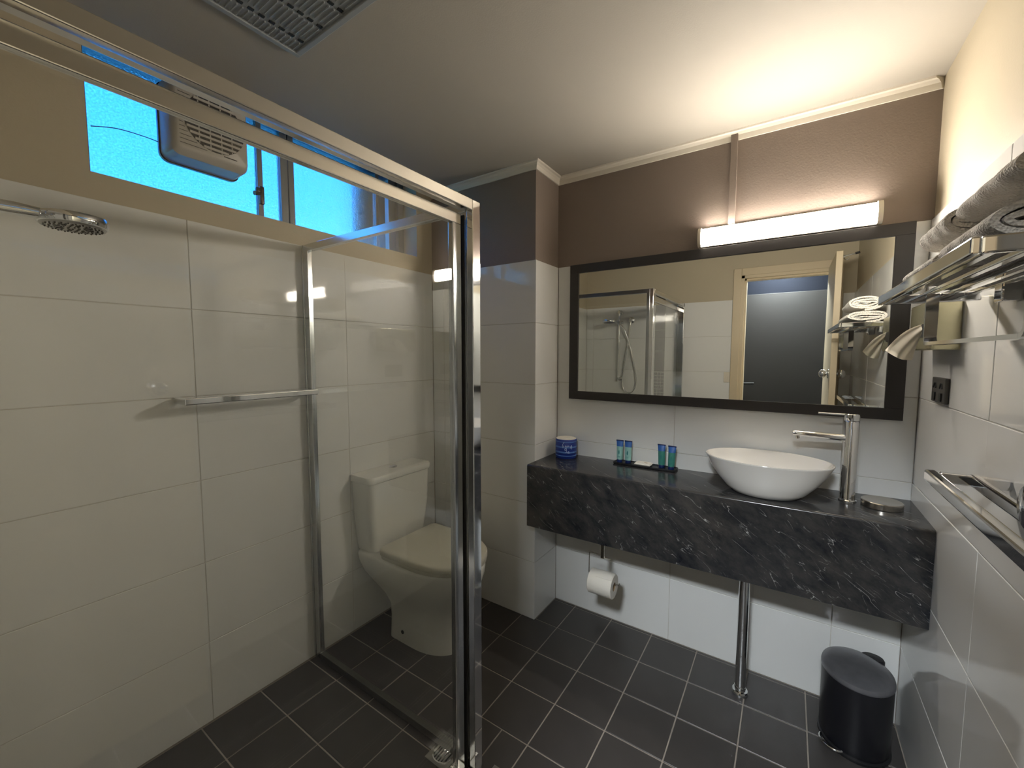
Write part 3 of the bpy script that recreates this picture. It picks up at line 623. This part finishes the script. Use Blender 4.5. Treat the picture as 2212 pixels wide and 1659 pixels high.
def sring(l, d, z): return [c+Vector((sx*l/2, sy*d/2, z)) for sx, sy in ((1, 1), (-1, 1), (-1, -1), (1, -1))]
loft(bm, [sring(0.066, 0.044, 0), sring(0.074, 0.050, 0.004), sring(0.066, 0.044, 0.009)])
so = make('soap_packet', bm, 'paper', None, None, c); tag(so, 'small white wrapped soap lying in the middle of the black tray', 'soap')
bm = B(); box(bm, c.x+0.004, c.x+0.018, c.y-0.003, c.y+0.003, c.z+0.009, c.z+0.0096); make('print_mark', bm, 'cardboard', so)
# blue wrapped toilet roll
rx, ry = 0.778, -0.072; rz = zc(rx)
wr_ = thing('wrapped_toilet_roll', 'toilet roll in blue striped wrapper in the counter corner', 'toilet roll', (rx, ry, rz))
bm = B(); lathe(bm, (rx, ry, rz+0.001), [(0.050, 0), (0.0525, 0.004), (0.0535, 0.05), (0.0528, 0.094), (0.050, 0.0975)], 40, cap1=False); wpp = make('wrapper', bm, 'wrap_blue', wr_, 50)
bm = B(); lathe(bm, (rx, ry, rz+0.0965), [(0.0505, 0), (0.0508, 0.0025), (0.046, 0.0045), (0.020, 0.003), (0.018, 0.0005), (0.001, 0.0)], 40); make('paper_end', bm, 'paper', wr_, 40)
for z in (0.014, 0.030, 0.056, 0.084):
    h = 0.0035 if z in (0.014, 0.084) else 0.0075
    bm = B(); lathe(bm, (rx, ry, rz+z), [(0.0530, 0), (0.0541, 0.0004), (0.0541, h), (0.0530, h+0.0004)], 40, cap0=False, cap1=False); make('stripe', bm, 'wrap_light', wpp, 50)
def on_roll(pts):
    aim = math.atan2(CY-ry, CX-rx); r = 0.0545
    return [Vector((rx+r*math.cos(aim+p[0]/r), ry+r*math.sin(aim+p[0]/r), rz+p[1])) for p in pts]
for stroke in ([(-0.010, 0.088), (-0.016, 0.078), (-0.019, 0.066), (-0.015, 0.060), (-0.011, 0.066), (-0.016, 0.068)], [(-0.006, 0.062), (-0.002, 0.070), (0.001, 0.062), (0.005, 0.070), (0.008, 0.062), (0.012, 0.069), (0.017, 0.066)], [(-0.001, 0.062), (0.000, 0.048), (-0.006, 0.046), (-0.006, 0.054), (0.001, 0.056)], [(0.001, 0.058), (0.002, 0.036), (-0.004, 0.034)], [(0.006, 0.034), (0.012, 0.040), (0.016, 0.036), (0.008, 0.032), (0.020, 0.032)], [(0.021, 0.060), (0.027, 0.070), (0.030, 0.062), (0.024, 0.056), (0.031, 0.052)]):
    bm = B(); tube(bm, bez(on_roll(stroke), 6), 0.0011, 6); make('script_lettering', bm, 'wrap_white', wpp)

# ------------------------------------------------------------------ toilet roll holder under the counter
hx, hy = 1.064, -0.275; hz = zb(hx)
th = thing('toilet_roll_holder', 'chrome wire toilet roll holder hanging under the counter', 'toilet roll holder', (hx, hy, hz))
bm = B(); lathe(bm, (hx, hy, hz-0.008), [(0.020, 0), (0.022, 0.003), (0.022, 0.008)], 20); make('mount_plate', bm, 'black_plastic', th, 40)
bm = B(); box(bm, hx-0.009, hx+0.009, hy-0.008, hy+0.008, 0.452, hz-0.007, 0.003); make('stem', bm, 'nickel', th)
bm = B(); zr = 0.352; pts = bez([(hx+0.035, hy, 0.457), (hx, hy, 0.460), (hx-0.050, hy, 0.466), (hx-0.062, hy, 0.460), (hx-0.064, hy, 0.40), (hx-0.064, hy, zr+0.02), (hx-0.060, hy, zr+0.006), (hx-0.050, hy, zr), (hx, hy, zr), (hx+0.068, hy, zr), (hx+0.076, hy, zr+0.008)], 6)
tube(bm, pts, 0.0024, 8); make('wire', bm, 'nickel', th, 60)
tr_ = thing('toilet_roll', 'white toilet roll on the wire holder under the counter', 'toilet roll', (hx, hy, zr))
rc = zr-0.014
bm = B()
def xring(r, x, n=36): return [Vector((x, hy+r*math.cos(a), rc+r*math.sin(a))) for a in [2*math.pi*k/n for k in range(n)]]
loft(bm, [xring(0.019, hx-0.054), xring(0.050, hx-0.054), xring(0.052, hx-0.052), xring(0.052, hx+0.052), xring(0.050, hx+0.054), xring(0.019, hx+0.054), xring(0.019, hx-0.054)], False, False); make('paper', bm, 'paper', tr_, 40)
bm = B(); loft(bm, [xring(0.0188, hx-0.053), xring(0.0188, hx+0.053), xring(0.017, hx+0.053), xring(0.017, hx-0.053), xring(0.0188, hx-0.053)], False, False); make('core', bm, 'cardboard', tr_, 40)
bm = B(); sheet = [(hy+0.0525*math.cos(a), rc+0.0525*math.sin(a)) for a in [math.radians(d) for d in range(60, 131, 10)]]
loft(bm, [[Vector((x, y, z)) for y, z in sheet] + [Vector((x, y+0.0, z+0.0016)) for y, z in sheet[::-1]] for x in (hx-0.02, hx+0.052)]); make('loose_sheet', bm, 'paper', tr_, 40)

# ------------------------------------------------------------------ mirror, light, conduit
MX0, MX1, MZ0, MZ1 = 0.766, 2.045, 1.119, 1.797; fw = 0.046
mi = thing('wall_mirror', 'wide wall mirror in a flat dark frame above the counter', 'mirror', (1.405, 0.0, MZ0))
for a in ((MX0, MX1, MZ1-0.042, MZ1), (MX0, MX1, MZ0, MZ0+0.041), (MX0, MX0+fw, MZ0+0.041, MZ1-0.042), (MX1-fw-0.004, MX1, MZ0+0.041, MZ1-0.042)):
    make('frame_side', box(B(), a[0], a[1], -0.024, -0.0005, a[2], a[3], 0.0012), 'mirror_frame', mi)
make('mirror_glass', box(B(), MX0+fw-0.004, MX1-fw, -0.0165, -0.0125, MZ0+0.038, MZ1-0.039), 'mirror_glass', mi)
LX0_, LX1_, LZ = 1.366, 1.956, 1.842
la = thing('batten_light', 'lit white batten light fixture above the mirror', 'light fixture', (1.66, 0.0, LZ))
make('base_plate', box(B(), LX0_, LX1_, -0.012, TT, LZ-0.040, LZ+0.040, 0.002), 'fixture_white', la)
for z_ in (LZ-0.0405,): make('tray_lip', box(B(), LX0_+0.012, LX1_-0.014, -0.024, -0.0121, z_, z_+0.0033, 0.0005, 1), 'fixture_white', la)
def half(r, x, ry=0.021, n=20): return [Vector((x, -0.012-ry*abs(math.sin(a))**0.6, LZ+r*math.cos(a))) for a in [math.pi*k/n for k in range(n+1)]]
bm = B(); loft(bm, [half(0.036, LX0_+0.012), half(0.036, LX1_-0.014)]); make('diffuser', bm, 'lamp_diffuser', la, 40)
for x0, x1 in ((LX0_, LX0_+0.012), (LX1_-0.014, LX1_)):
    bm = B(); loft(bm, [half(0.0405, x0, 0.036), half(0.0405, x1, 0.036)]); make('end_cap', bm, 'fixture_white', la, 40)
cdn = make('cable_conduit', box(B(), 1.474, 1.500, -0.006, TT, LZ+0.041, ZC-0.005, 0.002), 'brown_paint', None, None, (1.487, TT, LZ+0.04)); tag(cdn, 'brown painted cable conduit running from the light to the ceiling', 'conduit')

# ------------------------------------------------------------------ right wall: towel rack, towels, tissue, outlet, rail
RX0, RX1, RY0, RY1, RZ = 1.893, W, -1.190, -0.535, 1.486
rk = thing('towel_rack', 'chrome towel rack shelf on the right wall', 'towel rack', (W, -0.86, RZ))
make('front_bar', box(B(), RX0, RX0+0.010, RY0, RY1, RZ-0.011, RZ+0.011, 0.0025), 'chrome', rk)
for y in (RY0, RY1-0.012): make('end_bar', box(B(), RX0+0.010, RX1-0.012, y, y+0.012, RZ-0.011, RZ+0.011, 0.0025), 'chrome', rk)
for x in (1.932, 1.972, 2.012, 2.052): make('shelf_bar', box(B(), x-0.007, x+0.007, RY0+0.012, RY1-0.012, RZ+0.001, RZ+0.010, 0.002), 'chrome', rk)
for y in (-0.70, -1.03): make('wall_bracket', box(B(), RX1-0.030, RX1, y-0.02, y+0.02, RZ-0.030, RZ+0.008, 0.003), 'chrome', rk)
bm = B(); ry0, ry1 = -1.06, -0.712; hxr = 1.958
def flatpath(pts, w, t):
    b_ = B(); rings = []
    for i, p in enumerate(pts):
        p = Vector(p); d = (Vector(pts[min(i+1, len(pts)-1)])-Vector(pts[max(i-1, 0)])).normalized(); n = Vector((1, 0, 0)); mm = d.cross(n)
        rings.append([p+n*w/2+mm*t/2, p-n*w/2+mm*t/2, p-n*w/2-mm*t/2, p+n*w/2-mm*t/2])
    loft(b_, rings); return b_
arc = lambda yc, zc_, r, a0, a1: [(hxr, yc+r*math.cos(math.radians(a0+(a1-a0)*k/6)), zc_+r*math.sin(math.radians(a0+(a1-a0)*k/6))) for k in range(7)]
bm.free(); make('hanging_bar', flatpath([(hxr, ry1, RZ-0.008), (hxr, ry1, 1.390)] + arc(ry1-0.016, 1.388, 0.016, 0, -90) + [(hxr, ry0-0.1, 1.372)] + arc(ry0-0.1, 1.388, 0.016, -90, -180) + [(hxr, ry0-0.116, RZ-0.008)], 0.020, 0.007), 'chrome', rk)

def towel(x0, x1, y0, y1, z0, h, turns, label, seed):
    rnd = random.Random(seed); cx_, cz_ = (x0+x1)/2, z0+h/2; A, Bq = (x1-x0)/2, h/2
    t = thing('folded_towel', label, 'towel', (cx_, (y0+y1)/2, z0), 'rolled white towels on the chrome rack')
    th_ = Bq/(turns+0.35)                   # layer pitch
    n = int(turns*40); outer = []; inner = []
    for k in range(n+1):
        a = 2*math.pi*turns*k/n; sft = th_*(k/n)*turns
        def pt(off):
            bq = max(Bq-sft-off, 0.0015); aq = max(A-sft-off, bq+0.012*(A/Bq))
            wob = 0.0013*math.sin(a*3.3+seed)
            ca, sa = math.cos(a-math.pi/2), math.sin(a-math.pi/2)
            return cx_+(aq)*math.copysign(abs(ca)**0.85, ca)+wob, cz_+(bq+wob)*sa
        outer.append(pt(0.0)); inner.append(pt(th_*0.80))
    poly = outer + inner[::-1]; bm = B(); rings = []
    ny = 22
    for k in range(ny+1):
        y = y0+(y1-y0)*k/ny; e_ = min(k, ny-k); sc = 1.0-(0.02 if e_ == 0 else 0.0)
        wv = 0.0012*math.sin(k*0.9+seed)
        rings.append([Vector((cx_+(px-cx_)*sc+wv, y, cz_+(pz-cz_)*sc+wv*0.4)) for px, pz in poly])
    # walls of the roll
    V = [[bm.verts.new(p) for p in r] for r in rings]; L = len(poly)
    for a_, b_ in zip(V, V[1:]):
        for i in range(L): bm.faces.new((a_[i], a_[(i+1) % L], b_[(i+1) % L], b_[i]))
    for r in (V[0], V[-1]):
        for i in range(n): bm.faces.new((r[i], r[i+1], r[L-2-i], r[L-1-i]))
    make('roll', bm, 'terry', t, 60)
    return t
zr0 = RZ+0.0115
towel(1.918, 2.074, -0.842, -0.590, zr0, 0.060, 2.3, 'rolled white towel lying on the rack nearest the mirror, under another roll', 1)
towel(1.924, 2.076, -1.085, -0.850, zr0, 0.074, 2.6, 'rolled white towel lying on the rack nearest the camera, under another roll', 2)
towel(1.930, 2.072, -0.846, -0.670, zr0+0.0605, 0.076, 3.1, 'upper rolled white towel nearest the mirror', 4)
towel(1.938, 2.076, -1.110, -0.870, zr0+0.0745, 0.064, 2.6, 'upper rolled white towel nearest the camera', 7)

# tissue dispenser
TX0, TYa, TYb, TZ0, TZ1 = 2.029, -0.384, -0.125, 1.362, 1.500
td = thing('tissue_dispenser', 'brushed metal tissue dispenser box on the right wall below the rack', 'tissue dispenser', (W, -0.255, TZ0))
make('box', box(B(), TX0, W-0.0002, TYa, TYb, TZ0, TZ1, 0.004), 'brushed_steel', td)
bm = B()
def yell(a, b, x, n=28): return [Vector((x, -0.270+a*math.cos(t), 1.418+b*math.sin(t))) for t in [2*math.pi*k/n for k in range(n)]]
loft(bm, [yell(0.052, 0.020, TX0-0.0012), yell(0.048, 0.016, TX0-0.0012), yell(0.048, 0.016, TX0-0.0006)], False, True); make('slot', bm, 'black_plastic', td)
bm = B(); rows = []
tL0, tL1 = Vector((TX0-0.004, -0.284, 1.437)), Vector((1.953, -0.272, 1.362)); tR0, tR1 = Vector((TX0-0.0045, -0.300, 1.412)), Vector((2.008, -0.300, 1.333))
for i in range(11):
    v = i/10; row = []
    for k in range(15):
        u = k/14; p = (tL0.lerp(tL1, v)).lerp(tR0.lerp(tR1, v), u)
        p += Vector((0, 0.007*math.sin(u*8.5+v*1.5)*(0.5+0.8*v)+0.010*math.sin(v*2.2), -0.010*math.sin(math.pi*u)*v+0.014*math.sin(math.pi*v)*(1-u)))
        row.append(p)
    rows.append(row)
V = [[bm.verts.new(p) for p in r] for r in rows]
for a_, b_ in zip(V, V[1:]):
    for i in range(14): bm.faces.new((a_[i], a_[i+1], b_[i+1], b_[i]))
bmesh.ops.solidify(bm, geom=bm.faces[:], thickness=0.0008)
ti = make('tissue', bm, 'tissue', None, 80, (TX0, -0.27, 1.36)); tag(ti, 'white paper tissue hanging out of the metal dispenser', 'tissue')
# outlet
OY0, OY1, OZ0, OZ1 = -0.322, -0.192, 1.208, 1.282
ou = thing('power_outlet', 'dark grey double power outlet on the right tiled wall', 'power outlet', (W, -0.257, OZ0))
make('plate', box(B(), W-0.010, W-0.0001, OY0, OY1, OZ0, OZ1, 0.003), 'outlet_grey', ou)
for y in (-0.227, -0.287):
    for zz, dy, sl in ((1.258, 0.008, 0.004), (1.258, -0.008, -0.004)):
        b_ = B(); tube(b_, [(W-0.0106, y+dy+sl, zz-0.007), (W-0.0106, y+dy-sl, zz+0.007)], 0.0022, 6); make('socket_slot', b_, 'rubber', ou)
    make('switch', box(B(), W-0.0135, W-0.009, y-0.010, y+0.010, 1.214, 1.238, 0.0015), 'black_plastic', ou)
# double towel rail
dr = thing('double_towel_rail', 'chrome double towel rail low on the right wall', 'towel rail', (W, -1.0, 1.085))
for y in (-1.31, -0.735): make('arm', box(B(), 1.984, W-0.0001, y-0.008, y+0.008, 1.078, 1.100, 0.003), 'chrome', dr)
for x in (1.972, 2.036): make('rail', box(B(), x-0.010 if x < 2 else x-0.007, x+0.010 if x < 2 else x+0.007, -1.318, -0.724, 1.077, 1.101, 0.004), 'chrome', dr)
# light switch beside the doorway
sw = thing('light_switch', 'white light switch beside the doorway architrave seen in the mirror', 'switch', (1.283, YF, 1.11))
make('plate', box(B(), 1.255, 1.300, YF+0.0001, YF+0.008, 1.115, 1.20, 0.002), 'fixture_white', sw)
make('rocker', box(B(), 1.270, 1.285, YF+0.007, YF+0.011, 1.140, 1.165, 0.001), 'fixture_white', sw)

# ------------------------------------------------------------------ pedal bin
bx, by = 1.950, -0.158; ax = (0.100, 0.112)
bn = thing('pedal_bin', 'black pedal bin with grey lid under the counter', 'bin', (bx, by, 0.0))
bm = B(); lathe(bm, (bx, by, 0), [(0.95, 0.012), (0.97, 0.018), (0.98, 0.04), (0.985, 0.235), (0.975, 0.243)], 48, ax); make('body', bm, 'bin_body', bn, 40)
bm = B(); lathe(bm, (bx, by, 0), [(1.00, 0.0), (1.01, 0.002), (1.01, 0.010), (0.96, 0.013)], 48, ax); make('base_ring', bm, 'black_plastic', bn, 40)
bm = B(); lathe(bm, (bx, by, 0), [(0.985, 0.244), (1.005, 0.247), (1.008, 0.253), (0.985, 0.262), (0.80, 0.271), (0.45, 0.277), (0.001, 0.279)], 48, ax); bl = make('lid', bm, 'bin_lid', bn, 50)
hd_ = Vector((0.055, 0.105, 0)); bm = B(); lathe(bm, (bx+hd_.x-0.004, by+hd_.y-0.02, 0.236), [(0.03, 0), (0.034, 0.004), (0.034, 0.028), (0.030, 0.034), (0.001, 0.036)], 28, (1.0, 0.75)); make('hinge_cover', bm, 'black_plastic', bn, 40)
bm = B(); pd = Vector((-0.66, -0.75, 0)).normalized(); pp = Vector((-pd.y, pd.x, 0)); c0 = Vector((bx+ax[0]*pd.x, by+ax[1]*pd.y, 0.020))
arcp = [c0 + pp*0.036*math.cos(t) + pd*(0.002+0.024*math.sin(t)) for t in [math.pi*k/12 for k in range(13)]]
tube(bm, arcp, 0.0045, 10); make('pedal', bm, 'chrome', bn, 50)

# ------------------------------------------------------------------ floor drains
def drain(name, cx_, cy_, hs, label, rot):
    t = thing(name, label, 'drain', (cx_, cy_, 0.0))
    def R_(x, y): return (cx_+x*math.cos(rot)-y*math.sin(rot), cy_+x*math.sin(rot)+y*math.cos(rot))
    bm = B(); loft(bm, [[Vector((*R_(sx*h_, sy*h_), z)) for sx, sy in ((1, 1), (-1, 1), (-1, -1), (1, -1))] for h_, z in ((hs, 0.0), (hs, 0.002), (hs-0.001, 0.003))]); make('plate', bm, 'steel_grey' , t)
    bm = B(); lathe(bm, (cx_, cy_, 0.003), [(hs*0.86, 0), (hs*0.86, 0.0025), (hs*0.78, 0.0028), (hs*0.78, 0.0)], 36, cap0=False, cap1=False); make('ring', bm, 'chrome', t, 40)
    bm = B(); lathe(bm, (cx_, cy_, 0.003), [(hs*0.76, 0), (hs*0.76, 0.0006)], 36); make('sump', bm, 'vent_dark', t)
    for k in range(7):
        x = hs*0.76*(-0.86+1.72*k/6); l = math.sqrt(max(0, (hs*0.76)**2-x*x))
        bm = B(); w_ = hs*0.055
        loft(bm, [[Vector((*R_(x+a*w_, b*l), z)) for a, b in ((1, 1), (-1, 1), (-1, -1), (1, -1))] for z in (0.0036, 0.0056)]); make('grate_bar', bm, 'steel_grey', t)
drain('floor_drain', 0.795, -1.003+0.0, 0.046, 'round slotted chrome floor drain inside the shower corner', 0.0)
drain('floor_waste', 1.000, -0.980, 0.040, 'pale square floor drain cover just outside the shower post', 0.0)
